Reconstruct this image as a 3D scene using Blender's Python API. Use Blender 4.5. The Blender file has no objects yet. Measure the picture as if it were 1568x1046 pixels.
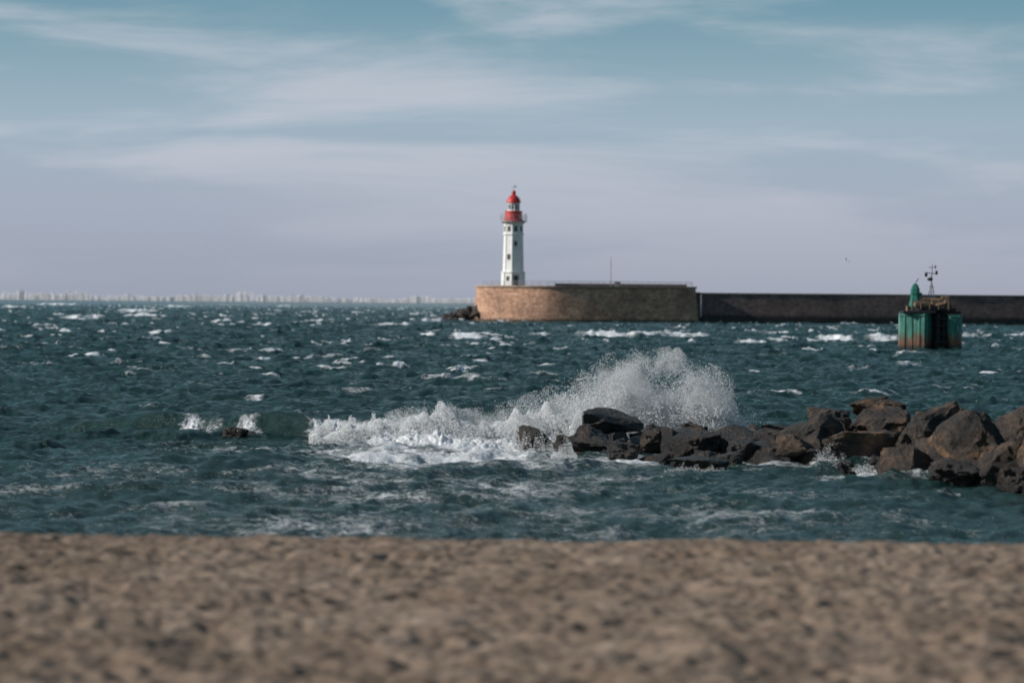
import bpy, bmesh, math, random
import numpy as np
from mathutils import Vector, Matrix, noise as mnoise
random.seed(7); rng=np.random.default_rng(11)
scene=bpy.context.scene
H=5.0; F=5880.0
def hor(px): return 463.5+(px-784)*0.0079
def dist(px,py): return H*F/(py-hor(px))
def wx(px,D): return (px-784)/F*D
def wz(px,py,D): return H-(py-hor(px))*D/F

# ---------------- materials ----------------
def newmat(name):
    m=bpy.data.materials.new(name); m.use_nodes=True
    nt=m.node_tree; b=nt.nodes['Principled BSDF']; return m,nt,b
def N(nt,t,**kw):
    n=nt.nodes.new(t)
    for k,v in kw.items(): setattr(n,k,v)
    return n
def noise_node(nt,scale,detail=6,rough=0.6,vec=None,dist_=0.0):
    n=N(nt,'ShaderNodeTexNoise'); n.inputs['Scale'].default_value=scale
    n.inputs['Detail'].default_value=detail; n.inputs['Roughness'].default_value=rough
    n.inputs['Distortion'].default_value=dist_
    if vec is not None: nt.links.new(vec,n.inputs['Vector'])
    return n
def ramp(nt,fac,stops):
    r=N(nt,'ShaderNodeValToRGB'); e=r.color_ramp.elements
    while len(e)<len(stops): e.new(0.5)
    for i,(p,c) in enumerate(stops):
        e[i].position=p; e[i].color=(*c,1) if len(c)==3 else c
    nt.links.new(fac,r.inputs['Fac']); return r
def math_(nt,op,a,b=None,c=None,clamp=False):
    n=N(nt,'ShaderNodeMath',operation=op); n.use_clamp=clamp
    for i,v in enumerate((a,b,c)):
        if v is None: continue
        if isinstance(v,(int,float)): n.inputs[i].default_value=v
        else: nt.links.new(v,n.inputs[i])
    return n.outputs[0]
def maprange(nt,v,a,b_,c=0.0,d=1.0,smooth=False):
    n=N(nt,'ShaderNodeMapRange')
    if smooth: n.interpolation_type='SMOOTHSTEP'
    nt.links.new(v,n.inputs[0])
    for i,q in zip((1,2,3,4),(a,b_,c,d)): n.inputs[i].default_value=q
    return n.outputs[0]
def mixc(nt,fac,a,b,blend='MIX'):
    n=N(nt,'ShaderNodeMix',data_type='RGBA',blend_type=blend)
    for sock,v in ((n.inputs[0],fac),(n.inputs[6],a),(n.inputs[7],b)):
        if isinstance(v,(int,float)): sock.default_value=v
        elif isinstance(v,tuple): sock.default_value=(*v,1)
        else: nt.links.new(v,sock)
    return n.outputs[2]
def bump(nt,b,height,strength,distance):
    n=N(nt,'ShaderNodeBump'); n.inputs['Strength'].default_value=strength
    n.inputs['Distance'].default_value=distance
    nt.links.new(height,n.inputs['Height']); nt.links.new(n.outputs[0],b.inputs['Normal'])
def simple(name,col,rough=0.6,var=0.25,scale=3.0,metal=0.0,col2=None):
    m,nt,b=newmat(name); tc=N(nt,'ShaderNodeTexCoord')
    n=noise_node(nt,scale,6,0.65,tc.outputs['Object'])
    c2=col2 or tuple(c*(1-var) for c in col)
    r=ramp(nt,n.outputs[0],[(0.35,c2),(0.65,col)])
    nt.links.new(r.outputs[0],b.inputs['Base Color'])
    b.inputs['Roughness'].default_value=rough; b.inputs['Metallic'].default_value=metal
    return m

# ---------------- mesh helpers ----------------
def link(ob,parent=None):
    scene.collection.objects.link(ob)
    if parent: ob.parent=parent
    return ob
def mesh_np(name,V,Fc,mat=None,smooth=True,parent=None):
    V=np.asarray(V,dtype=np.float32); Fc=np.asarray(Fc,dtype=np.int32)
    me=bpy.data.meshes.new(name); k=Fc.shape[1]
    me.vertices.add(len(V)); me.vertices.foreach_set('co',V.ravel())
    me.loops.add(Fc.size); me.loops.foreach_set('vertex_index',Fc.ravel())
    me.polygons.add(len(Fc)); me.polygons.foreach_set('loop_start',np.arange(0,Fc.size,k,dtype=np.int32))
    me.polygons.foreach_set('use_smooth',np.full(len(Fc),smooth))
    me.update(calc_edges=True); 
    if mat: me.materials.append(mat)
    return link(bpy.data.objects.new(name,me),parent)
def grid_faces(r,c):
    i=np.arange(r*c).reshape(r,c)
    return np.stack([i[:-1,:-1].ravel(),i[:-1,1:].ravel(),i[1:,1:].ravel(),i[1:,:-1].ravel()],1)
def from_bm(name,bm,mat,parent=None,smooth=False):
    bmesh.ops.recalc_face_normals(bm,faces=bm.faces)
    me=bpy.data.meshes.new(name); bm.to_mesh(me); bm.free()
    for p in me.polygons: p.use_smooth=smooth
    if isinstance(mat,(list,tuple)):
        for q in mat: me.materials.append(q)
    elif mat: me.materials.append(mat)
    return link(bpy.data.objects.new(name,me),parent)
def empty(name,loc=(0,0,0)):
    e=bpy.data.objects.new(name,None); e.location=loc; e.empty_display_size=1; return link(e)
def add_box(bm,c,s,rot=None,bev=0.0):
    M=Matrix.Translation(c)@(rot.to_4x4() if rot else Matrix.Identity(4))@Matrix.Diagonal((*s,1))
    r=bmesh.ops.create_cube(bm,size=1,matrix=M)
    if bev>0:
        es=list({e for v in r['verts'] for e in v.link_edges})
        bmesh.ops.bevel(bm,geom=es,offset=bev,segments=1,affect='EDGES')
def add_rod(bm,a,b,r,n=8,r2=None):
    a=Vector(a); b=Vector(b); d=b-a
    M=Matrix.Translation((a+b)/2)@d.to_track_quat('Z','Y').to_matrix().to_4x4()
    bmesh.ops.create_cone(bm,cap_ends=True,segments=n,radius1=r,radius2=r if r2 is None else r2,depth=d.length,matrix=M)
def lathe(bm,prof,n,off=0.0,cx=0,cy=0,cap=True):
    rings=[]
    for r,z in prof:
        rings.append([bm.verts.new((cx+r*math.sin(off+2*math.pi*i/n),cy-r*math.cos(off+2*math.pi*i/n),z)) for i in range(n)])
    for a,b in zip(rings[:-1],rings[1:]):
        for i in range(n): bm.faces.new((a[i],a[(i+1)%n],b[(i+1)%n],b[i]))
    if cap:
        bm.faces.new(rings[0]); bm.faces.new(rings[-1])

# ---------------- noise tiles ----------------
def ocean_tile(Nn,L,lp,ang,spread,rms,lam,seed,small=0.0):
    r=np.random.default_rng(seed)
    k=2*np.pi*np.fft.fftfreq(Nn,L/Nn); kx,ky=np.meshgrid(k,k); K=np.hypot(kx,ky); K[0,0]=1e-6
    cosw=(kx*math.cos(ang)+ky*math.sin(ang))/K
    P=np.exp(-1/(K*lp)**2)/K**4*(np.abs(cosw)**spread+0.06)*np.exp(-(K*small)**2); P[0,0]=0
    Hh=(r.standard_normal((Nn,Nn))+1j*r.standard_normal((Nn,Nn)))*np.sqrt(P)
    f=lambda A: np.real(np.fft.ifft2(A))
    h=f(Hh); s=rms/h.std(); Hh=Hh*s; h=h*s
    Dx=f(-1j*kx/K*Hh); Dy=f(-1j*ky/K*Hh)
    return dict(N=Nn,L=L,h=h,dx=-lam*Dx,dy=-lam*Dy)
def samp(T,key,x,y,rot=0.0):
    c,s=math.cos(rot),math.sin(rot)
    u=((c*x+s*y)/T['L'])%1.0*T['N']; v=((-s*x+c*y)/T['L'])%1.0*T['N']
    i=np.floor(u).astype(int); j=np.floor(v).astype(int); fu=u-i; fv=v-j
    n=T['N']; i%=n; j%=n; i1=(i+1)%n; j1=(j+1)%n; A=T[key]
    return A[j,i]*(1-fu)*(1-fv)+A[j,i1]*fu*(1-fv)+A[j1,i]*(1-fu)*fv+A[j1,i1]*fu*fv
def field(Nn,L,l0,l1,power,seed):
    r=np.random.default_rng(seed); k=2*np.pi*np.fft.fftfreq(Nn,L/Nn); kx,ky=np.meshgrid(k,k); K=np.hypot(kx,ky); K[0,0]=1
    A=np.fft.fft2(r.standard_normal((Nn,Nn)))*K**(-power)*np.exp(-(K*l1/6.28)**2)*(1-np.exp(-(K*l0/6.28)**2)); A[0,0]=0
    h=np.real(np.fft.ifft2(A)); return dict(N=Nn,L=L,h=h/h.std())

# spray envelope along the jetty (world x -> height of the splash, metres)
envx=[470,520,560,575,600,630,650,665,680,692,705,750,790,835,870,900,925,960,1000,1040,1050,1080,1110,1122,1132]
envy=[664,652,648,644,636,626,616,608,614,628,634,630,618,602,586,574,554,548,542,546,558,566,576,594,650]
D0=132.5
exm=[wx(p,D0) for p in envx]; ezm=[wz(p,y,D0) for p,y in zip(envx,envy)]
def byf(x): return D0+(0.8-0.28*(x-2))*(x<2)

# ---------------- sea ----------------
ys=[58.0]
while ys[-1]<3200: ys.append(ys[-1]*1.0027)
while ys[-1]<60000: ys.append(ys[-1]*1.03)
ys=np.array(ys)
ys=np.unique(np.concatenate([ys,np.arange(129,150,0.12)]))
o=0.165*np.power(1.07,np.arange(1,50)); t=np.concatenate([-o[::-1],np.linspace(-.165,.165,1050),o])
X=np.outer(ys,t); Y=np.outer(ys,np.ones_like(t))
TA=ocean_tile(1024,310,1.35,math.radians(-66),2.5,1.0,1.1,3,0.08)
TB=ocean_tile(512,43,0.34,math.radians(-55),1.5,1.0,1.0,4,0.02)
LF=field(512,700,60,12,1.2,5); SM=field(512,12,0.9,0.10,0.7,8); MD=field(512,120,9,1.2,1.0,15)
ampA=np.interp(Y,[58,75,100,150,300,600,1500],[0.03,0.05,0.08,0.115,0.17,0.24,0.34])
ampB=np.interp(Y,[58,80,200,700,1500],[0.04,0.05,0.07,0.07,0.0])
Z=ampA*samp(TA,'h',X,Y)+ampB*samp(TB,'h',X,Y,0.4)
ax=ampA*samp(TA,'dx',X,Y); ay=ampA*samp(TA,'dy',X,Y)
hh=TA['h']; gy=np.gradient(hh,TA['L']/1024,axis=0); crestness=hh+0.88*gy.clip(0,None)
ct=np.percentile(crestness,[94.0,98.7]); TA['c']=crestness
foam=np.clip((samp(TA,'c',X,Y)-ct[0])/(ct[1]-ct[0]),0,1)
patch=np.clip(0.50+0.5*samp(LF,'h',X,Y),0.05,1.2)
foam=foam*patch*np.interp(Y,[70,110,200,400,3000,8000],[0.35,0.5,0.72,0.95,1.2,1.0])
ridges=[]
def ridge(x0,x1,py,h,w=None,f=1.0):
    D=dist((x0+x1)/2,py); a=wx(x0,D); b=wx(x1,D)
    ridges.append(((a+b)/2,D,(b-a)/2,h,w or D*0.0075,f))
for r_ in [(872,1000,518,1.15),(955,1102,517,.85),(1246,1312,523,.8),(1322,1378,524,1.05),(686,750,520,.6),(1120,1186,527,.32),
   (1465,1506,518,.5),(805,845,515,.45),(640,682,494,1.0),(50,130,468,1.8),(175,248,479,1.3),(88,168,490,1.1),(250,300,471,1.1),(330,372,468,1.2),
   (535,560,481,.8),(455,490,480,.8),(724,752,556,.16),(450,494,551,.16),(510,540,556,.16),(394,436,552,.16),(226,272,512,.4),(322,354,494,.6),(466,504,494,.6),
   (1294,1336,567,.20),(376,410,614,.02,.9),(1150,1190,569,.12),(30,85,560,.12),(90,160,547,.10),(175,220,565,.08),(560,620,470,1.1),(0,40,472,1.2),(420,450,470,1.2),
   (640,670,515,.3),(1370,1420,560,.1,None,.9),(180,260,486,.6),(380,430,500,.5),(1480,1568,574,.08,None,.85),(1160,1240,512,.35),(560,640,500,.35)]:
    ridge(*r_)
for (cx,cy,hl,h,w,f) in ridges:
    m=np.abs(Y[:,0]-cy)<8*w+4
    idx=np.where(m)[0]
    if len(idx)==0: continue
    sl=slice(idx[0],idx[-1]+1); xx=X[sl]; yy=Y[sl]
    nzr=samp(MD,'h',xx*1.0+cx,yy*0.25+cy*3)
    wob=np.sin(xx*0.35+cy)*w*0.35+0.35*w*np.sin(xx*0.9+cx)
    u=(xx-cx)/hl; win=np.exp(-u**4)*np.clip(0.85+0.16*nzr,0.3,1.2)
    d=(yy-cy-wob)/w
    g=np.where(d<0,np.exp(-(d*1.1)**2),np.exp(-(d*0.6)**2))*win
    Z[sl]+=h*g; foam[sl]=np.maximum(foam[sl],np.clip(f*(0.95+0.16*nzr)*np.where(d<0.6,np.exp(-(d*.62)**4),np.exp(-((d-.6)*1.0)**2))*np.exp(-u**4),0,1.1))
def crest_y(x): return 144-0.35*(x+12)+0.25*np.sin(x*0.9)
m=(Y[:,0]>125)&(Y[:,0]<165); idx=np.where(m)[0]; sl=slice(idx[0],idx[-1]+1); xx=X[sl]; yy=Y[sl]
yc=crest_y(xx); d=(yy-yc)
win=1/(1+np.exp(-(xx+17.0)/0.8))*1/(1+np.exp((xx-3.5)/0.8))*(1+0.18*np.sin(xx*1.3))
g=np.where(d<0,np.exp(-(d/1.0)**2),np.exp(-(d/3.2)**2))*win
Z[sl]=Z[sl]*(1-.5*g.clip(0,1))+0.74*g
lip=lambda a,b: 1/(1+np.exp(-(xx-a)/.18))*1/(1+np.exp((xx-b)/.18))
lw=(lip(-12.5,-10.8)*(0.75+.25*np.sin(xx*4))+lip(-10.1,-9.3)+lip(-7.4,4)*1.0)
sm=samp(SM,'h',xx,yy*0.35)
fl=1.15*np.exp(-((d+1.1)/1.2)**4)*lw
foam[sl]=np.maximum(foam[sl],np.clip(fl,0,1)); Z[sl]+=0.03*sm*fl
top=np.interp(xx,exm,ezm,left=0,right=0); cf=np.interp(xx,[exm[0],-4.5,-3,0,2,4,7,8.2],[.60,.48,.48,.42,.32,.26,.24,.1])
hc=top*cf*(0.9+0.10*np.sin(xx*2.1)+0.07*np.sin(xx*5.3+1)); db=(yy-byf(xx))
gb=np.where(db<0,np.exp(-np.abs(db/2.2)**2.0),np.exp(-(db/1.8)**2))
inside=1/(1+np.exp(-(xx-exm[0])/.25))/(1+np.exp((xx-exm[-2])/.25))
Z[sl]=np.maximum(Z[sl],Z[sl]*(1-gb*inside)+hc*gb*inside*(1+0.09*sm)+0.02*sm*gb)
foam[sl]=np.maximum(foam[sl],1.1*np.exp(-np.abs(db/2.7)**4)*inside)
def blob(fm,cx,cy,rx,ry,a,p=2):
    return np.maximum(fm,a*np.exp(-(((X-cx)/rx)**2+((Y-cy)/ry)**2)**(p/2)))
for q in [(-2.4,133,5.2,5,1.05,4),(-2.6,126,5.4,7,0.94,4),(-1.2,118,6.0,8,0.76,3),(3.5,121,3.8,5,0.80),(-2,103,8,10,0.56,4),(9,119,6,4.0,.68),(-8,92,2.2,3,0.68),
          (11,112,3.8,3.5,.72),(-9,128,5,7,.56),(0,88,14,11,0.49,4),(1.5,76,3.0,3,.54),(5,134,9,4,.8,4),(-6,112,4,5,.64),(-11,110,6,9,.46),(-12.5,100,4,4,.5),(2,110,5,4,.58),(8,100,5,4,.5)]:
    foam=blob(foam,*q)
nz=samp(LF,'h',X*9+31,Y*5)
near=np.clip((190-Y)/60,0,1)
foam=foam*(1+near*0.15*nz)
foam=np.clip(foam,0,1.1)
V=np.stack([X+ax,Y+ay,Z],-1).reshape(-1,3)

m_sea,nt,b=newmat('sea_water'); tc=N(nt,'ShaderNodeTexCoord'); obj=tc.outputs['Object']
at=N(nt,'ShaderNodeAttribute',attribute_name='foam')
n1=noise_node(nt,1.6,8,0.72,obj,0.6); n2=noise_node(nt,7.0,5,0.7,obj,0.8)
nn=math_(nt,'ADD',math_(nt,'MULTIPLY',n1.outputs[0],0.55),math_(nt,'MULTIPLY',n2.outputs[0],0.45))
v=math_(nt,'ADD',at.outputs['Fac'],math_(nt,'MULTIPLY',math_(nt,'SUBTRACT',nn,0.5),2.8))
ff=maprange(nt,v,0.42,0.98,smooth=True)
n3=noise_node(nt,0.05,4,0.6,obj)
wc=mixc(nt,n3.outputs[0],(0.005,0.025,0.024),(0.016,0.054,0.045))
col=mixc(nt,ff,wc,(0.84,0.86,0.88)); nt.links.new(col,b.inputs['Base Color'])
nt.links.new(math_(nt,'ADD',math_(nt,'MULTIPLY',ff,0.6),0.18),b.inputs['Roughness'])
b.inputs['IOR'].default_value=1.333
n4=noise_node(nt,3.2,7,0.7,obj,0.3)
hgt=math_(nt,'ADD',n4.outputs[0],math_(nt,'MULTIPLY',ff,0.3))
bump(nt,b,hgt,1.0,0.2)
sea=mesh_np('sea',V,grid_faces(*X.shape),m_sea)
a=sea.data.attributes.new('foam','FLOAT','POINT'); a.data.foreach_set('value',foam.astype(np.float32).ravel())

# ---------------- sand beach ----------------
sy=np.concatenate([np.linspace(-60,26,40),np.arange(26.2,58,0.042),np.linspace(58.2,90,50)])
ox=10*np.power(1.15,np.arange(1,27)); sx=np.concatenate([-ox[::-1],np.arange(-10,10,0.034),ox])
SX,SY=np.meshgrid(sx,sy)
S1=field(1024,27,3.5,0.15,1.15,21); S2=field(1024,15.7,0.30,0.07,1.0,22); S3=field(512,60,14,3.5,1.5,23)
base=np.interp(SY,[-60,34,50,54,56,60,70,90],[1.75,1.62,1.60,1.60,1.54,1.15,-0.2,-2.5])
lump=samp(S1,'h',SX,SY); lump=np.where(lump<0,lump*1.2,lump*0.9)
fa=np.interp(SY,[30,55],[0.036,0.030])
SZ=base+fa*lump+0.006*samp(S2,'h',SX,SY,0.5)+0.03*samp(S3,'h',SX,SY)+0.012*np.sin(SX*0.45)
m_sand,nt,b=newmat('sand'); tc=N(nt,'ShaderNodeTexCoord'); obj=tc.outputs['Object']
na=noise_node(nt,1.6,7,0.6,obj); nb=noise_node(nt,60,3,0.7,obj); nc=noise_node(nt,0.35,4,0.6,obj)
c=ramp(nt,na.outputs[0],[(0.30,(0.155,0.110,0.082)),(0.50,(0.245,0.182,0.138)),(0.72,(0.35,0.275,0.217))]).outputs[0]
c=mixc(nt,maprange(nt,nc.outputs[0],.35,.7,0,.65),c,(0.14,0.098,0.068))
nt.links.new(c,b.inputs['Base Color']); b.inputs['Roughness'].default_value=0.95
b.inputs['Specular IOR Level'].default_value=0.15
bump(nt,b,nb.outputs[0],0.6,0.015)
mesh_np('sand_beach',np.stack([SX,SY,SZ],-1).reshape(-1,3),grid_faces(*SX.shape),m_sand)

# ---------------- rocks ----------------
m_rock,nt,b=newmat('jetty_rock'); tc=N(nt,'ShaderNodeTexCoord'); obj=tc.outputs['Object']
r1=noise_node(nt,0.9,8,0.65,obj,0.4); r2=noise_node(nt,7,8,0.7,obj)
c=ramp(nt,r1.outputs[0],[(0.38,(0.022,0.020,0.019)),(0.52,(0.070,0.050,0.038)),(0.66,(0.25,0.145,0.080))]).outputs[0]
c=mixc(nt,0.85,c,ramp(nt,r2.outputs[0],[(0.34,(0.22,0.21,0.20)),(0.66,(1.35,1.3,1.25))]).outputs[0],'MULTIPLY')
sep=N(nt,'ShaderNodeSeparateXYZ'); nt.links.new(obj,sep.inputs[0])
hz=math_(nt,'ADD',sep.outputs[2],math_(nt,'MULTIPLY',r2.outputs[0],0.5))
wet=maprange(nt,hz,0.5,1.05)
rt=maprange(nt,sep.outputs[0],6.0,11.5)
dry=math_(nt,'MULTIPLY',wet,math_(nt,'ADD',math_(nt,'MULTIPLY',rt,0.88),0.12))
c=mixc(nt,dry,mixc(nt,0.76,c,(0.010,0.010,0.011)),c)
nt.links.new(c,b.inputs['Base Color'])
nt.links.new(math_(nt,'ADD',math_(nt,'MULTIPLY',dry,0.4),0.34),b.inputs['Roughness'])
bump(nt,b,r2.outputs[0],1.0,0.16)
def boulder(bm,c,s,seed,tilt=0.0,rz=None,npt=15,sub=3,rough=0.13):
    rr=random.Random(seed); pts=[]
    tb=bmesh.new()
    for i in range(npt):
        p=Vector((rr.gauss(0,1),rr.gauss(0,1),rr.gauss(0,1))).normalized()
        mx=max(abs(p.x),abs(p.y),abs(p.z)); p=p.lerp(p/mx,0.8)
        tb.verts.new(p*rr.uniform(0.8,1.1))
    res=bmesh.ops.convex_hull(tb,input=tb.verts)
    bad=[g for g in res['geom_interior'] if isinstance(g,bmesh.types.BMVert)]
    if bad: bmesh.ops.delete(tb,geom=bad,context='VERTS')
    bmesh.ops.bevel(tb,geom=list(tb.edges),offset=0.04,segments=1,affect='EDGES')
    bmesh.ops.triangulate(tb,faces=tb.faces)
    for q in range(sub): 
        bmesh.ops.subdivide_edges(tb,edges=[e for e in tb.edges if e.calc_length()>0.11],cuts=1)
        bmesh.ops.triangulate(tb,faces=[f for f in tb.faces if len(f.verts)>3])
    xs=[v.co.x for v in tb.verts]; zs=[v.co.z for v in tb.verts]
    kx=2/(max(xs)-min(xs)); kz=2/(max(zs)-min(zs)); ox=(max(xs)+min(xs))/2; oz=(max(zs)+min(zs))/2
    off=Vector((seed*3.1,seed*1.7,0))
    M=Matrix.Rotation(tilt,3,'Y')@Matrix.Rotation(rr.uniform(-.15,.15),3,'X')
    vs={}
    for v in tb.verts:
        p=Vector(((v.co.x-ox)*kx,v.co.y,(v.co.z-oz)*kz))
        n=mnoise.fractal(p*1.6+off,0.7,2.1,6)-0.8*abs(mnoise.noise(p*3.3+off))
        p=p*(1+rough*n)
        p=Vector((p.x*s[0],p.y*s[1],p.z*s[2])); p=M@p+Vector(c)
        vs[v]=bm.verts.new(p)
    for f in tb.faces:
        try: bm.faces.new([vs[v] for v in f.verts])
        except Exception: pass
    tb.free()
rocks=[ # x0,x1,ytop,ybase,D,tilt(deg)
(895,985,626,662,128,2),(793,852,655,690,130,8),(866,938,653,698,126,-6),(932,982,674,706,122.5,0),(984,1046,650,696,126,4),
(1020,1102,656,698,123,-5),(1028,1116,697,724,116,-3),(1078,1172,648,694,124.5,3),(1114,1166,672,708,120,0),(1165,1226,648,690,125,-8),
(1193,1292,637,708,122.5,-14),(1238,1302,625,656,126,5),(1298,1396,616,676,123,3),(1306,1384,608,632,124,4),(1268,1374,660,708,119,-5),
(1364,1442,637,706,119,-12),(1400,1437,630,652,121,0),(1394,1498,622,706,116,-28),(1350,1452,688,742,111,4),(1448,1540,634,738,110,-34),
(1528,1606,624,690,113,-10),(1500,1604,662,752,106,-22),(1428,1512,702,746,108,6),(1284,1312,706,727,115,0),(1190,1240,666,700,119,5),
(1100,1140,688,712,117.5,0),(1530,1600,712,760,104,-10),(1440,1480,652,700,114,10),(1330,1372,688,720,115,5),(1560,1640,640,760,105,-20),
(1600,1690,620,750,106,-15),(1660,1760,630,770,103,12),(1740,1850,615,770,102,-8),(850,885,668,696,127,10),(1045,1085,648,672,127,0),
(343,378,652,680,140.3,12),(362,392,661,680,140.5,-10)]
bm=bmesh.new()
for i,(x0,x1,y0,y1,D,tl) in enumerate(rocks):
    cx=(x0+x1)/2; yb=y1+6; cz=wz(cx,(y0+yb)/2,D); hh_=(yb-y0)/2*D/F; hw=(x1-x0)/2*D/F
    boulder(bm,(wx(cx,D),D,cz),(hw*1.08,max(hw,hh_)*1.05,hh_*1.05),i+3,math.radians(tl),npt=12+i%5)
rr=random.Random(5)
for i in range(190):
    s=rr.random(); px=866+s*1000; k=rr.random(); D=float(np.interp(px,[870,1100,1300,1400,1568,1900],[125.5,119.5,118,113,107,102]))+k*7
    top_=float(np.interp(px,[860,950,1150,1300,1400,1568,1900],[0.3,0.75,0.95,1.3,1.6,1.9,2.0]))*(0.35+0.65*min(1,k*1.8))
    r=rr.uniform(.30,.85); z=rr.uniform(-0.1,top_)-r*.6
    boulder(bm,(wx(px,D),D,z),(r*1.2,r,r*.8),100+i,rr.uniform(-.5,.5),npt=11+i%4,sub=2)
from_bm('rock_jetty',bm,m_rock,smooth=False)

# ---------------- spray ----------------
m_spray,nt,b=newmat('sea_spray_droplets'); b.inputs['Base Color'].default_value=(0.95,0.96,0.97,1); b.inputs['Roughness'].default_value=0.6
tr=N(nt,'ShaderNodeBsdfTranslucent'); tr.inputs[0].default_value=(0.96,0.97,0.98,1); mx=N(nt,'ShaderNodeMixShader'); mx.inputs[0].default_value=0.5
nt.links.new(b.outputs[0],mx.inputs[1]); nt.links.new(tr.outputs[0],mx.inputs[2]); nt.links.new(mx.outputs[0],nt.nodes['Material Output'].inputs[0])
def droplets(P,R):
    n=len(P); T=np.array([[1,1,1],[1,-1,-1],[-1,1,-1],[-1,-1,1]])/math.sqrt(3)
    q=rng.standard_normal((n,4)); q/=np.linalg.norm(q,axis=1)[:,None]; w,x,y,z=q.T
    Rm=np.stack([1-2*(y*y+z*z),2*(x*y-z*w),2*(x*z+y*w),2*(x*y+z*w),1-2*(x*x+z*z),2*(y*z-x*w),2*(x*z-y*w),2*(y*z+x*w),1-2*(x*x+y*y)],1).reshape(n,3,3)
    Vv=np.einsum('nij,kj->nki',Rm,T)*R[:,None,None]+P[:,None,:]
    fi=np.array([[0,1,2],[0,3,1],[0,2,3],[1,3,2]]); Ff=(np.arange(n)[:,None,None]*4+fi[None]).reshape(-1,3)
    return Vv.reshape(-1,3),Ff
Ps=[];Rs=[]
def hash_n(P,s,o=0.0): return np.array([mnoise.noise(Vector((p[0]*s+o,p[1]*s,p[2]*s))) for p in P])
cl_x=np.concatenate([rng.uniform(exm[2],exm[13],44),rng.uniform(wx(880,D0),exm[-2],66)])
for cxx in cl_x:
    topc=np.interp(cxx,exm,ezm); left=cxx<exm[13]
    hc_=topc*rng.uniform(.35,.85 if left else 1.05); leanc=rng.normal(0.10,0.25)
    for j in range(int(rng.integers(8,20))):
        bx=cxx+rng.normal(0,.25); hgt=hc_*rng.uniform(.3,1.0); lean=leanc+rng.normal(0,.38)
        n=int(rng.integers(80,220)*(0.6+hgt*0.5)); s=rng.beta(1.1,1.9,n)
        z=hgt*(1-(1-s)**1.6); sp=0.05+0.20*s*hgt*rng.uniform(.4,1.4)
        by=byf(bx)+rng.normal(-.2,.4)
        x=bx+lean*hgt*s+rng.normal(0,1,n)*sp; y=by+rng.normal(0,1,n)*sp*2; z=z+rng.normal(0,1,n)*sp*.9
        ok=(z>-.1)&(z<np.interp(x,exm,ezm)*1.03+0.22*np.abs(rng.normal(0,1,n)))
        P=np.stack([x,y,z],1)[ok]; Ps.append(P); k=len(P)
        Rs.append(np.clip(rng.lognormal(math.log(0.014),0.5,k)*(1.4-0.75*s[ok]),0.005,0.05))
# dense foaming base
n=360000
x=rng.uniform(exm[0],exm[-1],n); top=np.interp(x,exm,ezm)
lum=0.82+0.16*np.sin(x*2.1)+0.12*np.sin(x*5.3+1)+0.08*np.sin(x*11.7)
core=top*np.interp(x,[exm[0],-4.5,-3,0,2,4,7,8],[.95,.95,.95,.86,.72,.64,.58,.2])*lum
z=core*rng.random(n)**0.95-0.05
y=byf(x)+rng.normal(-.35,0.6,n)
P=np.stack([x,y,z],1)
hn=hash_n(P,1.7)+0.6*hash_n(P,4.3,9)+0.35*hash_n(P,10,3); ok=hn>0.08-0.85*(1-z/np.maximum(core,.1))
P=P[ok]; Ps.append(P); Rs.append(rng.uniform(0.011,0.033,len(P)))
# fine mist drifting off the splash
n=640000
x=np.concatenate([rng.normal(wx(1005,D0),1.75,int(n*.6)),rng.uniform(exm[1],exm[-2],n-int(n*.6))]); tp_=np.interp(x,exm,ezm,left=0,right=0)
z=tp_*rng.random(n)**1.2*1.1; y=byf(x)+rng.normal(0,.8,n); P=np.stack([x,y,z],1)
hn=hash_n(P,1.1,4)+0.55*hash_n(P,3.1,2)+.3*hash_n(P,8,1); ok=(hn>-0.35+0.95*(z/np.maximum(tp_,.1)-.35))&(tp_>0.2); P=P[ok]; Ps.append(P); Rs.append(rng.uniform(0.005,0.012,len(P)))
def small(x0,x1,ytop,ybase,D,n,rad=(0.012,0.035),dy=.5):
    a,b_=wx(x0,D),wx(x1,D); zt=wz((x0+x1)/2,ytop,D); zb=wz((x0+x1)/2,ybase,D)
    x=rng.uniform(a,b_,n); u=(x-a)/(b_-a); env=np.clip(np.sin(np.pi*u)**.8*(0.7+0.3*np.sin(x*6+x0)+0.25*np.sin(x*15)+.15*np.sin(x*33)),0.06,1)
    z=zb+(zt-zb)*env*rng.random(n)**1.8+rng.normal(0,.03,n); y=D+rng.normal(0,dy,n)
    P=np.stack([x,y,z],1); ok=hash_n(P,4.5,x0)>-.1; Ps.append(P[ok]); Rs.append(rng.uniform(*rad,ok.sum()))
small(262,350,652,674,142.0,6500,(.010,.028)); small(352,408,642,674,141.4,5200,(.008,.024)); small(476,566,638,666,139,14000,(.010,.03)); small(560,600,632,668,137,6000,(.01,.03))
small(1245,1305,680,712,117,2500,(0.007,0.018)); small(1310,1365,704,722,113.5,1500,(0.007,.018)); small(845,885,668,700,124,2500,(.007,.02))
small(1020,1120,710,724,115,1600,(0.008,.02)); small(728,880,760,835,76,900,(0.003,0.009),1.0); small(1460,1620,795,850,75,260,(0.003,0.009),1.0)
small(940,970,798,825,80,160,(0.003,.009)); small(780,850,650,690,129,3000,(.008,.022))
Vd,Fd=droplets(np.concatenate(Ps),np.concatenate(Rs)); print('drops',len(Vd)//4)
mesh_np('sea_spray',Vd,Fd,m_spray,smooth=True)

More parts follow.
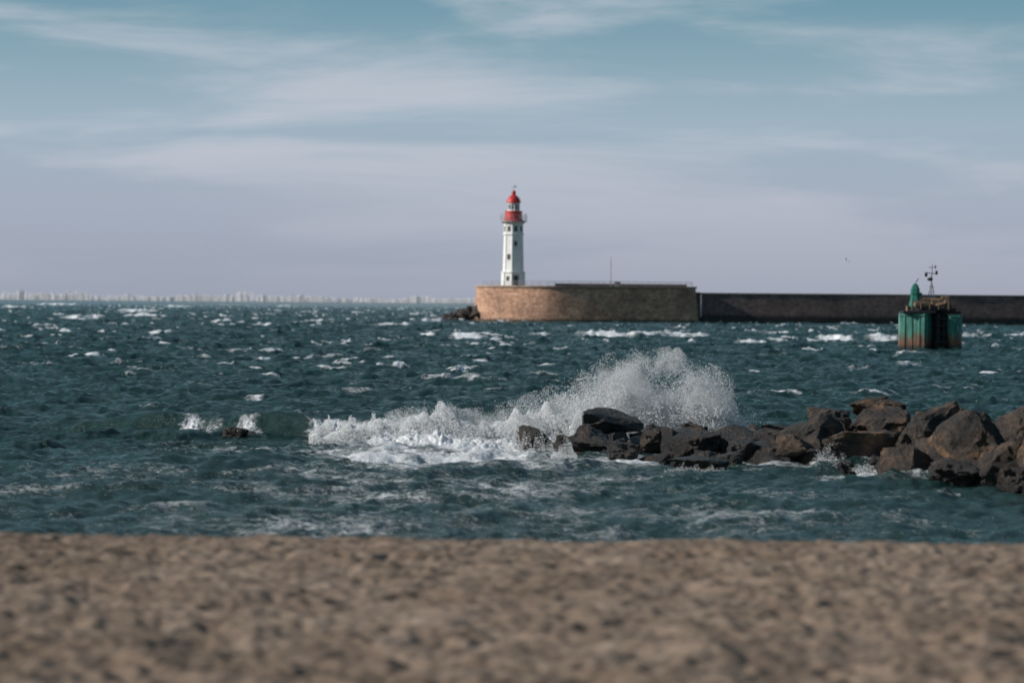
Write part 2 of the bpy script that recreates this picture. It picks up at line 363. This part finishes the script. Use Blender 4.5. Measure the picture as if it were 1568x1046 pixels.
# ---------------- harbour mole ----------------
def stone(name,dark,light,mort,wetz):
    m,nt,b=newmat(name); tc=N(nt,'ShaderNodeTexCoord'); uv=tc.outputs['UV']
    br=N(nt,'ShaderNodeTexBrick'); nt.links.new(uv,br.inputs['Vector']); br.inputs['Scale'].default_value=1.0
    br.inputs['Brick Width'].default_value=1.3; br.inputs['Row Height'].default_value=0.62; br.inputs['Mortar Size'].default_value=0.03
    br.inputs['Color1'].default_value=(*dark,1); br.inputs['Color2'].default_value=(*light,1); br.inputs['Mortar'].default_value=(*mort,1)
    nb=noise_node(nt,0.22,8,0.7,uv); nb2=noise_node(nt,1.3,6,0.7,uv)
    c=mixc(nt,0.9,br.outputs[0],ramp(nt,nb.outputs[0],[(0.32,(0.45,0.42,0.42)),(0.68,(1.35,1.28,1.2))]).outputs[0],'MULTIPLY')
    c=mixc(nt,0.9,c,ramp(nt,nb2.outputs[0],[(0.3,(0.45,0.45,0.45)),(0.7,(1.35,1.3,1.3))]).outputs[0],'MULTIPLY')
    sp=N(nt,'ShaderNodeSeparateXYZ'); nt.links.new(uv,sp.inputs[0])
    w=maprange(nt,math_(nt,'ADD',sp.outputs[1],math_(nt,'MULTIPLY',nb2.outputs[0],1.2)),wetz,wetz+.8)
    c=mixc(nt,w,(0.025,0.024,0.022),c)
    nt.links.new(c,b.inputs['Base Color']); b.inputs['Roughness'].default_value=0.9
    return m
m_st=stone('mole_masonry',(0.40,0.235,0.16),(0.58,0.38,0.27),(0.32,0.22,0.165),1.0)
m_st2=stone('seawall_masonry',(0.15,0.112,0.105),(0.21,0.16,0.15),(0.13,0.10,0.095),2.3)
m_cop=simple('coping_stone',(0.42,0.31,0.24),0.9,0.35,0.8)
m_deck=simple('deck_paving',(0.30,0.22,0.16),0.9,0.2,0.5)
def wallmesh(name,pts,z0,z1,batter,mat,parent,copw=0.35,coph=0.45,back=30.0):
    n=len(pts); P=[Vector((p[0],p[1],0)) for p in pts]; nor=[]
    for i in range(n):
        a=P[max(i-1,0)]; c_=P[min(i+1,n-1)]; d=(c_-a).normalized(); nor.append(Vector((d.y,-d.x,0)))
    bm=bmesh.new(); uvl=bm.loops.layers.uv.new('UVMap'); u=0; rows=[]; us=[]
    zs=np.linspace(z0,z1,8)
    for i in range(n):
        if i: u+=(P[i]-P[i-1]).length
        us.append(u); rows.append([bm.verts.new(P[i]+nor[i]*batter*(z1-z)/(z1-z0)+Vector((0,0,z))) for z in zs])
    for i in range(n-1):
        for k in range(7):
            f=bm.faces.new((rows[i][k],rows[i+1][k],rows[i+1][k+1],rows[i][k+1]))
            for l,(uu,zz) in zip(f.loops,((us[i],zs[k]),(us[i+1],zs[k]),(us[i+1],zs[k+1]),(us[i],zs[k+1]))): l[uvl].uv=(uu,zz)
    me=bpy.data.meshes.new(name); bm.to_mesh(me); bm.free(); me.materials.append(mat)
    for p in me.polygons: p.use_smooth=True
    link(bpy.data.objects.new(name,me),parent)
    bm=bmesh.new(); prof=[(-0.01,z1-.0),(copw,z1),(copw,z1+coph),(-0.8,z1+coph),(-0.8,z1+.02)]
    rows=[[bm.verts.new(P[i]+nor[i]*o_+Vector((0,0,z))) for o_,z in prof] for i in range(n)]
    for i in range(n-1):
        for k in range(len(prof)-1): bm.faces.new((rows[i][k],rows[i+1][k],rows[i+1][k+1],rows[i][k+1]))
    bm.faces.new(rows[0]); bm.faces.new(rows[-1])
    from_bm('coping',bm,m_cop,parent)
    bm=bmesh.new(); vs=[bm.verts.new(P[i]-nor[i]*0.8+Vector((0,0,z1+0.05))) for i in range(n)]
    vs+= [bm.verts.new((P[-1].x,P[-1].y+back,z1+.05)),bm.verts.new((P[0].x+2,P[0].y+back-6,z1+.05))]
    bm.faces.new(vs); from_bm('deck',bm,m_deck,parent)
mole=empty('harbour_mole')
pts=[(-3,1012),(-7,1005),(-8.8,998),(-9.3,992),(-8.4,986.5),(-6,982.6),(-2.6,979.9),(1.2,977.7),(4.5,976.2),(7,975.4),(9,975.05),(11,975.0),(13.5,975.2),(20,976.1),(30,977.8),(40,979.5),(46.8,980.7),(47.0,1005)]
wallmesh('mole_wall',pts,-1.5,8.95,1.1,m_st,mole)
bm=bmesh.new(); add_box(bm,(47.6,990,3.4),(1.4,12,9.2),bev=0.1)
m_st3=simple('junction_stone',(0.17,0.12,0.10),.9,.4,.8)
wallp=[(48.4,984.5),(80,987.5),(120,992),(200,1003),(420,1040)]
seawall=empty('sea_wall')
wallmesh('wall_face',wallp,-1.5,7.6,0.8,m_st2,seawall,copw=0.2,coph=0.3,back=12)
from_bm('junction_pier',bm,m_st3,mole)
bm=bmesh.new()
for i in range(4):
    a=wallp[i]; c_=wallp[i+1]
    L=math.hypot(c_[0]-a[0],c_[1]-a[1]); ang=math.atan2(c_[1]-a[1],c_[0]-a[0])
    add_box(bm,((a[0]+c_[0])/2,(a[1]+c_[1])/2-1.6,0.9),(L,2.2,1.5),Matrix.Rotation(ang,3,'Z'))
from_bm('footing_ledge',bm,simple('ledge_stone',(0.05,0.045,0.04),0.9,0.4,1.0),seawall)
m_rail=simple('rail_metal',(0.30,0.30,0.31),0.5,0.2,2.0)
bm=bmesh.new(); rp=[(-7.6,988),(-5.2,984),(-2,981.3),(2,979.1),(5,977.6),(9,976.6),(20,977.8),(33,979.8),(46,982)]
for a,c_ in zip(rp[:-1],rp[1:]):
    for zz in (9.95,10.5): add_rod(bm,(a[0],a[1],zz),(c_[0],c_[1],zz),0.06,6)
    L=math.hypot(c_[0]-a[0],c_[1]-a[1]); k=max(1,int(L/1.6))
    for i in range(k+1):
        q=i/k; p=(a[0]+(c_[0]-a[0])*q,a[1]+(c_[1]-a[1])*q); add_rod(bm,(*p,9.3),(*p,10.55),0.05,6)
from_bm('railing',bm,m_rail,mole)
bm=bmesh.new(); add_box(bm,(28,992,9.5),(34,1.0,.9),bev=.05); from_bm('rear_parapet',bm,m_st3,mole)
pole=empty('signal_mast',(25.2,984,9.0)); bm=bmesh.new()
add_rod(bm,(0,0,0),(0,0,7.8),0.12,8,0.06); add_rod(bm,(-.5,0,5.9),(.5,0,5.9),0.03,6); add_rod(bm,(0,0,7.8),(0,0,8.2),0.02,6); add_box(bm,(0,0,.15),(.7,.7,.3),bev=.03)
from_bm('mast_pole',bm,m_rail,pole)
hut=empty('equipment_cabinet',(26.9,984.5,9.0)); bm=bmesh.new(); add_box(bm,(0,0,.75),(1.6,1,1.5),bev=.04); add_box(bm,(0,0,1.56),(1.9,1.3,.12),bev=.02); add_box(bm,(0,-.52,.7),(.7,.04,1.2)); from_bm('cabinet_body',bm,simple('cabinet_paint',(.35,.33,.3),.6),hut)
bm=bmesh.new(); rr=random.Random(9)
for i in range(80):
    q=rr.random(); x=-19+q*10.5; top_=0.2+4.6*q**0.85
    boulder(bm,(x,990+rr.uniform(-5,9),rr.uniform(-0.3,top_)-.4),(rr.uniform(.9,1.7),rr.uniform(1,1.8),rr.uniform(.7,1.2)),400+i,rr.uniform(-.5,.5),npt=11,sub=1)
m_rr=simple('armour_rock',(0.07,0.06,0.055),0.9,0.6,0.4)
from_bm('riprap_rocks',bm,m_rr)

# ---------------- lighthouse ----------------
LX,LY=0.15,992.0; lh=empty('lighthouse',(LX,LY,0))
m_wh,nt,b=newmat('white_render'); tc=N(nt,'ShaderNodeTexCoord'); na=noise_node(nt,0.8,8,.7,tc.outputs['Object'])
nt.links.new(ramp(nt,na.outputs[0],[(.3,(.68,.67,.65)),(.6,(.83,.83,.82))]).outputs[0],b.inputs['Base Color']); b.inputs['Roughness'].default_value=.75
m_red=simple('red_paint',(.62,.035,.03),.4,.3,1.0); m_dk=simple('dark_opening',(.03,.035,.04),.3,.2)
m_gr=simple('grey_stone_trim',(.42,.40,.38),.8,.2); m_gl,nt,b=newmat('lantern_glass'); b.inputs['Base Color'].default_value=(.12,.17,.19,1); b.inputs['Roughness'].default_value=.05
off=math.radians(15+22.5)
bm=bmesh.new(); lathe(bm,[(3.05,9.0),(3.05,10.9),(2.95,11.0),(2.95,12.5),(3.25,12.7),(3.25,12.95),(2.62,13.0),(2.40,22.2),(2.75,22.5),(2.75,22.8),(2.45,22.9),(2.42,25.1),(2.75,25.4),(3.1,25.75)],8,off)
from_bm('tower',bm,m_wh,lh)
bm=bmesh.new()
for k in range(8):
    a=off+k*math.pi/4; s,c_=math.sin(a),-math.cos(a)
    for (ra,za,rb,zb) in ((2.58,13.02,2.38,22.15),):
        add_rod(bm,(s*ra,c_*ra,za),(s*rb,c_*rb,zb),.16,6)
    add_rod(bm,(s*2.38,c_*2.38,22.9),(s*2.36,c_*2.36,25.1),.15,6)
    add_rod(bm,(s*2.98,c_*2.98,9.0),(s*2.9,c_*2.9,12.5),.2,6)
from_bm('corner_ribs',bm,m_wh,lh)
def facebox(bm,ang,r,z,w,h,d=.12):
    a=math.radians(ang); c0=Vector((math.sin(a)*r,-math.cos(a)*r,z)); add_box(bm,c0,(w,d,h),Matrix.Rotation(a,3,'Z'))
bmf=bmesh.new(); bmd=bmesh.new()
ap=math.cos(math.pi/8)
for k in range(8):
    an=15+45*k
    facebox(bmf,an,2.45*ap,24.0,.95,1.5,.14); facebox(bmd,an,2.45*ap+.03,24.0,.6,1.15,.16)
facebox(bmf,-30,2.56*ap,16.8,.95,1.5,.2); facebox(bmd,-30,2.56*ap+.04,16.8,.6,1.15,.22)
facebox(bmf,15,2.47*ap,20.2,.85,1.3,.2); facebox(bmd,15,2.47*ap+.04,20.2,.5,.95,.22)
facebox(bmf,15,3.0*ap,10.7,1.5,2.9,.2); facebox(bmd,15,3.0*ap+.05,10.55,1.1,2.5,.22)
facebox(bmf,-30,3.0*ap,11.2,.9,1.2,.2); facebox(bmd,-30,3.0*ap+.05,11.2,.55,.9,.22)
from_bm('window_frames',bmf,m_gr,lh); from_bm('windows_and_door',bmd,m_dk,lh)
bm=bmesh.new(); lathe(bm,[(3.15,25.78),(3.5,25.85),(3.5,26.1),(2.4,26.13)],16,off); from_bm('gallery_deck',bm,m_gr,lh)
bm=bmesh.new()
for z in (26.6,27.1,27.75):
    for k in range(24):
        a=k*math.pi/12; b2=a+math.pi/12; add_rod(bm,(3.4*math.sin(a),-3.4*math.cos(a),z),(3.4*math.sin(b2),-3.4*math.cos(b2),z),.04,5)
for k in range(24):
    a=k*math.pi/12; add_rod(bm,(3.4*math.sin(a),-3.4*math.cos(a),26.1),(3.4*math.sin(a),-3.4*math.cos(a),27.8),.045,5)
from_bm('gallery_railing',bm,simple('railing_paint',(.45,.42,.42),.5),lh)
bm=bmesh.new(); lathe(bm,[(2.9,25.55),(2.75,25.77)],16,off); 
from_bm('corbel_ring',bm,m_red,lh)
bm=bmesh.new(); lathe(bm,[(2.65,26.14),(2.25,26.5),(2.15,28.2),(2.3,28.35),(2.3,28.6),(1.6,28.62)],16,off); from_bm('lantern_base',bm,m_red,lh)
bm=bmesh.new(); lathe(bm,[(1.42,28.62),(1.42,30.6)],12,off); from_bm('lantern_glazing',bm,m_gl,lh)
bm=bmesh.new(); lathe(bm,[(.35,28.7),(.55,29.2),(.55,30.1),(.35,30.5)],10); 
from_bm('lens',bm,m_wh,lh)
bm=bmesh.new()
for k in range(12):
    a=off+k*math.pi/6; add_rod(bm,(1.5*math.sin(a),-1.5*math.cos(a),28.6),(1.5*math.sin(a),-1.5*math.cos(a),30.65),.11,6)
lathe(bm,[(1.56,28.63),(1.56,28.95),(1.46,28.95)],12,off); lathe(bm,[(1.46,30.3),(1.6,30.32),(1.6,30.64),(1.4,30.64)],12,off)
from_bm('lantern_frame',bm,m_wh,lh)
bm=bmesh.new(); lathe(bm,[(1.55,30.65),(1.85,30.7),(1.82,30.95),(1.72,31.4),(1.45,31.95),(1.05,32.4),(.65,32.7),(.5,32.85),(.5,33.2),(.62,33.3),(.55,33.6),(.3,33.85),(.05,33.95)],20); from_bm('dome',bm,m_red,lh,smooth=False)
bm=bmesh.new(); add_rod(bm,(0,0,33.9),(0,0,35.6),.06,6,.03); add_rod(bm,(-.6,0,34.7),(.6,0,34.7),.035,6); add_box(bm,(.45,0,34.95),(.5,.04,.3)); from_bm('weather_vane',bm,m_rail,lh)

# ---------------- mooring dolphin ----------------
md=empty('mooring_dolphin',(47.1,432,0)); 
m_g,nt,b=newmat('weathered_green_paint'); tc=N(nt,'ShaderNodeTexCoord'); obj=tc.outputs['Object']
mp=N(nt,'ShaderNodeMapping'); mp.inputs['Scale'].default_value=(1.6,1.6,.18); nt.links.new(obj,mp.inputs[0])
st=noise_node(nt,1.5,6,.7,mp.outputs[0]); bl=noise_node(nt,1.0,8,.7,obj)
c=ramp(nt,st.outputs[0],[(.38,(.02,.105,.085)),(.54,(.045,.22,.17)),(.68,(.34,.46,.41))]).outputs[0]
sp=N(nt,'ShaderNodeSeparateXYZ'); nt.links.new(obj,sp.inputs[0])
rzz=maprange(nt,math_(nt,'ADD',sp.outputs[2],math_(nt,'MULTIPLY',bl.outputs[0],-3.6)),.3,-.7)
c=mixc(nt,rzz,c,ramp(nt,st.outputs[0],[(.38,(.05,.03,.02)),(.62,(.25,.12,.06))]).outputs[0])
wzz=maprange(nt,sp.outputs[2],.8,.3)
c=mixc(nt,wzz,c,(.012,.013,.012)); nt.links.new(c,b.inputs['Base Color']); b.inputs['Roughness'].default_value=.6
m_blk=simple('black_fender',(.018,.018,.02),.7,.4); m_ru=simple('rusty_steel',(.26,.17,.11),.8,.6,1.5); m_g2=simple('green_beacon_paint',(.015,.16,.12),.5,.4)
def caisson(bm,x0,x1,y0,y1,z0,z1,ribs=True):
    ch=.45; pl=[(x0,y1),(x0,y0+ch),(x0+ch*.6,y0),(x1-ch*.6,y0),(x1,y0+ch),(x1,y1)]
    vb=[bm.verts.new((*p,z0)) for p in pl]; vt=[bm.verts.new((*p,z1)) for p in pl]
    for i in range(6): bm.faces.new((vb[i],vb[(i+1)%6],vt[(i+1)%6],vt[i]))
    bm.faces.new(vb); bm.faces.new(vt)
    k=int((x1-x0)/.9)
    for i in range(1,k+1):
        x=x0+(x1-x0)*i/(k+1); add_box(bm,(x,y0-.03,(z0+z1)/2),(.12,.10,z1-z0-.1))
    add_box(bm,((x0+x1)/2,y0-.05,z1-.2),(x1-x0-.5,.14,.14))
RZ=Matrix.Rotation(math.radians(-24),4,'Z')
bm=bmesh.new(); caisson(bm,-3.35,.10,-1.6,1.6,-2,4.15); bmesh.ops.rotate(bm,verts=bm.verts,cent=(-1.6,0,0),matrix=RZ.to_3x3()); from_bm('port_caisson',bm,m_g,md)
bm=bmesh.new(); caisson(bm,1.75,3.42,-1.4,2.4,-2,4.0); from_bm('starboard_caisson',bm,m_g,md)
bm=bmesh.new(); add_box(bm,(1.02,.6,1.3),(1.5,2.4,6.4),bev=.05); add_rod(bm,(.7,-.9,-2),(.7,-.9,4.2),.28,10); add_rod(bm,(1.4,-.8,-2),(1.4,-.8,3.9),.22,10)
for z in (.9,1.8,2.7,3.5): add_rod(bm,(.3,-1.2,z),(1.75,-1.2,z),.1,8)
from_bm('centre_fender',bm,m_blk,md)
bm=bmesh.new(); add_box(bm,(-1.5,0,4.3),(3.7,4.1,.24),bev=.04); add_box(bm,(.6,.2,4.62),(4.2,3.3,.34),bev=.06); add_box(bm,(2.2,.4,4.25),(2.2,2.8,.3),bev=.04)
from_bm('deck_slab',bm,m_blk,md)
bm=bmesh.new()
add_box(bm,(-1.1,-.6,5.15),(1.7,1.4,.5),bev=.12); add_rod(bm,(-1.9,-1.2,5.1),(-.2,-1.2,5.1),.3,12); add_rod(bm,(.5,-.9,5.0),(1.5,-.9,5.25),.24,12)
add_box(bm,(.55,0,5.3),(1.1,1.2,1.0),bev=.1); add_rod(bm,(1.7,-.6,4.8),(1.7,-.6,5.6),.22,10,.3); add_rod(bm,(2.3,.2,4.4),(2.3,.2,5.1),.16,8)
add_rod(bm,(-.2,-1.5,5.5),(1.9,-1.3,5.75),.07,6); add_rod(bm,(-2.3,-1.5,4.5),(-2.3,-1.5,5.5),.06,6); add_rod(bm,(-2.3,-1.5,5.5),(-.2,-1.5,5.5),.06,6)
for x in (-2.3,-1.3,-.3,.7,1.8): add_rod(bm,(x,-1.5,4.6),(x,-1.5,5.65),.05,6)
add_rod(bm,(1.5,-.5,5.7),(2.1,-.5,5.2),.1,8)
add_box(bm,(.2,.5,5.75),(2.2,1.2,.25),bev=.08); add_rod(bm,(-2.6,.4,4.4),(-2.6,.4,5.0),.18,8); add_box(bm,(1.6,.3,5.95),(.9,.7,.3),bev=.06)
from_bm('deck_machinery',bm,m_ru,md)
bm=bmesh.new(); lathe(bm,[(.75,4.9),(.6,5.6),(.48,6.2),(.55,6.35),(.5,6.9),(.3,7.35),(.1,7.5)],6,.3,-1.75,.4); add_rod(bm,(-1.75,.4,7.5),(-1.4,.4,8.1),.05,6); add_rod(bm,(-2.4,.4,4.6),(-1.9,.4,6.9),.07,6); add_rod(bm,(-.9,.4,4.6),(-1.5,.4,6.9),.07,6)
add_box(bm,(-1.25,.2,6.3),(.5,.5,.35),bev=.04)
from_bm('green_light_beacon',bm,m_g2,md)
bm=bmesh.new(); add_rod(bm,(0,.3,5.6),(.12,.3,9.7),.085,8,.05); add_rod(bm,(-.55,.3,8.75),(.75,.3,8.55),.055,6); add_rod(bm,(-.3,.3,9.3),(.5,.3,9.35),.04,6)
add_rod(bm,(-.35,.3,5.6),(.0,.3,7.6),.045,6); add_rod(bm,(.5,.3,5.6),(.1,.3,7.6),.045,6)
for z in (6.1,6.6,7.1): add_rod(bm,(-.25,.3,z),(.4,.3,z),.035,6)
from_bm('radar_mast',bm,simple('mast_grey',(.35,.36,.38),.5),md)
bm=bmesh.new(); add_box(bm,(-.55,.3,8.5),(.3,.3,.45),bev=.04); add_box(bm,(.62,.3,8.75),(.25,.25,.4),bev=.04); lathe(bm,[(.1,7.8),(.32,7.9),(.32,8.1),(.1,8.2)],10,0,-.1,.3); add_rod(bm,(.5,.3,9.2),(.5,.3,9.55),.08,6)
from_bm('lamps_and_sensors',bm,m_blk,md)

# ---------------- gull ----------------
gl=empty('seagull',(wx(1295,480),480,wz(1295,399,480))); gl.rotation_euler=(0.5,-.25,.5)
m_gw=simple('gull_white',(.85,.85,.85),.7,.05); m_gg=simple('gull_grey',(.6,.61,.63),.7,.1)
bm=bmesh.new(); prof=[(-.30,.005),(-.24,.035),(-.1,.075),(.05,.085),(.16,.06),(.21,.045),(.26,.05),(.30,.035),(.33,.008)]
rings=[[bm.verts.new((x,r*math.sin(q*math.pi/4),r*math.cos(q*math.pi/4))) for q in range(8)] for x,r in prof]
for a_,b_ in zip(rings[:-1],rings[1:]):
    for i in range(8): bm.faces.new((a_[i],a_[(i+1)%8],b_[(i+1)%8],b_[i]))
bm.faces.new(rings[0]); bm.faces.new(rings[-1]); add_rod(bm,(.32,0,0),(.39,0,-.01),.012,5,.003)
vs=[bm.verts.new(p) for p in ((-.22,.03,0),(-.22,-.03,0),(-.40,-.09,.01),(-.40,.09,.01))]; bm.faces.new(vs)
from_bm('body',bm,m_gw,gl,True)
bm=bmesh.new()
for s in (1,-1):
    line=[(.12,-.12,0,.02),(.18,-.08,.3,.17),(.16,-.05,.42,.19),(.05,-.08,.60,.12),(-.10,-.14,.74,.05)]
    f=[bm.verts.new((a_,s*y,z+.01)) for a_,b_,y,z in line]; k=[bm.verts.new((b_,s*y,z)) for a_,b_,y,z in line]
    for i in range(4): bm.faces.new((f[i],f[i+1],k[i+1],k[i]))
from_bm('wings',bm,m_gg,gl)

# ---------------- distant town ----------------
def painted_haze(name,col,alpha):  # aerial haze painted into the material: washed-out colour, low alpha lets sky through
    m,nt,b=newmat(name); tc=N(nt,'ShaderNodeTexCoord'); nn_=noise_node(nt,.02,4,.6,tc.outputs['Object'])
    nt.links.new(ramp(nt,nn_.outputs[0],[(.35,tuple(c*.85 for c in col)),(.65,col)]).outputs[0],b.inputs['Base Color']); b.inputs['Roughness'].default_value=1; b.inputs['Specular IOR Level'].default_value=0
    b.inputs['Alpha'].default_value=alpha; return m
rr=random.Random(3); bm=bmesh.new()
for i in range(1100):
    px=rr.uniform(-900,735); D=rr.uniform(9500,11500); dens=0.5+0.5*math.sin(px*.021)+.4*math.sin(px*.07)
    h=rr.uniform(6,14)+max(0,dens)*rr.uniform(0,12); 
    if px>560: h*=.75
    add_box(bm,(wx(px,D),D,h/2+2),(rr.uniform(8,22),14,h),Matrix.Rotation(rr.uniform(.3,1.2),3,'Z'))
from_bm('distant_town',bm,painted_haze('town_painted_haze',(.88,.87,.90),.17))
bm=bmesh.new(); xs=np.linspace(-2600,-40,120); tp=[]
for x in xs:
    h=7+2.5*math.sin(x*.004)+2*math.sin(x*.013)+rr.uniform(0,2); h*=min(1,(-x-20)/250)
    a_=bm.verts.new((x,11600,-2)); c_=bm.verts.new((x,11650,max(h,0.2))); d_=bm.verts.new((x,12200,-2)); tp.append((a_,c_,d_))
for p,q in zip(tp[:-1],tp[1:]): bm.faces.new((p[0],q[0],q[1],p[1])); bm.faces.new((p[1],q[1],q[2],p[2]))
from_bm('distant_coast',bm,painted_haze('coast_painted_haze',(.28,.31,.37),.30))

# ---------------- sky, sun ----------------
sd=Vector((-0.90,-0.11,0.45)).normalized(); el=math.asin(sd.z); az=math.atan2(sd.x,sd.y)%(2*math.pi)
w=bpy.data.worlds.new('World'); scene.world=w; w.use_nodes=True; nt=w.node_tree; bg=nt.nodes['Background']
sk=N(nt,'ShaderNodeTexSky',sky_type='NISHITA'); sk.sun_disc=False; sk.sun_elevation=el; sk.sun_rotation=az; sk.air_density=1.0; sk.dust_density=1.0; sk.ozone_density=2.0
tc=N(nt,'ShaderNodeTexCoord'); sp=N(nt,'ShaderNodeSeparateXYZ'); nt.links.new(tc.outputs['Generated'],sp.inputs[0])
zz=sp.outputs[2]; ST=0.09
def C(r,g,b_): return (r/ST,g/ST,b_/ST)
grad=ramp(nt,math_(nt,'MULTIPLY',zz,5.0),[(0.0,C(.335,.37,.465)),(.12,C(.38,.43,.53)),(.24,C(.34,.45,.545)),(.40,C(.15,.31,.40)),(1.0,C(.10,.20,.25))])
mp=N(nt,'ShaderNodeMapping'); mp.inputs['Scale'].default_value=(7,7,46); mp.inputs['Rotation'].default_value=(0,math.radians(-1.0),0); mp.inputs['Location'].default_value=(5.1,0,.2); nt.links.new(tc.outputs['Generated'],mp.inputs[0])
cl=noise_node(nt,1.0,9,.58,mp.outputs[0],.35)
thin=math_(nt,'MULTIPLY',math_(nt,'MULTIPLY',sp.outputs[0],sp.outputs[0]),math_(nt,'MULTIPLY',zz,-95.0))
cm=maprange(nt,math_(nt,'ADD',cl.outputs[0],thin),.38,.60,smooth=True)
ccol=ramp(nt,math_(nt,'MULTIPLY',zz,5.0),[(0.0,C(.365,.39,.485)),(.2,C(.53,.565,.65)),(.42,C(.47,.53,.60)),(1.0,C(.27,.31,.35))])
band=mixc(nt,math_(nt,'MULTIPLY',cm,.88),grad.outputs[0],ccol.outputs[0])
fade=maprange(nt,zz,.12,.8,.94,.3,smooth=True)
fin=mixc(nt,fade,sk.outputs[0],band); nt.links.new(fin,bg.inputs[0]); bg.inputs[1].default_value=ST
sun=bpy.data.lights.new('sun','SUN'); sun.energy=4.6; sun.angle=math.radians(.5); sun.color=(1,.95,.88)
so=link(bpy.data.objects.new('sun',sun)); so.rotation_euler=(-sd).to_track_quat('-Z','Y').to_euler(); so.location=(-50,-20,60)

# ---------------- camera ----------------
cd=bpy.data.cameras.new('camera'); cam=link(bpy.data.objects.new('camera',cd)); cd.sensor_width=36; cd.lens=135
cam.location=(0,0,H); pitch=math.atan(59.5/F)
cam.matrix_world=Matrix.Translation((0,0,H))@Matrix.Rotation(math.pi/2-pitch,4,'X')@Matrix.Rotation(0.0079,4,'Z')
cd.clip_start=1; cd.clip_end=100000; cd.dof.use_dof=True; cd.dof.focus_distance=165; cd.dof.aperture_fstop=1.15
scene.camera=cam
scene.view_settings.view_transform='Standard'; scene.view_settings.look='None'; scene.view_settings.exposure=0
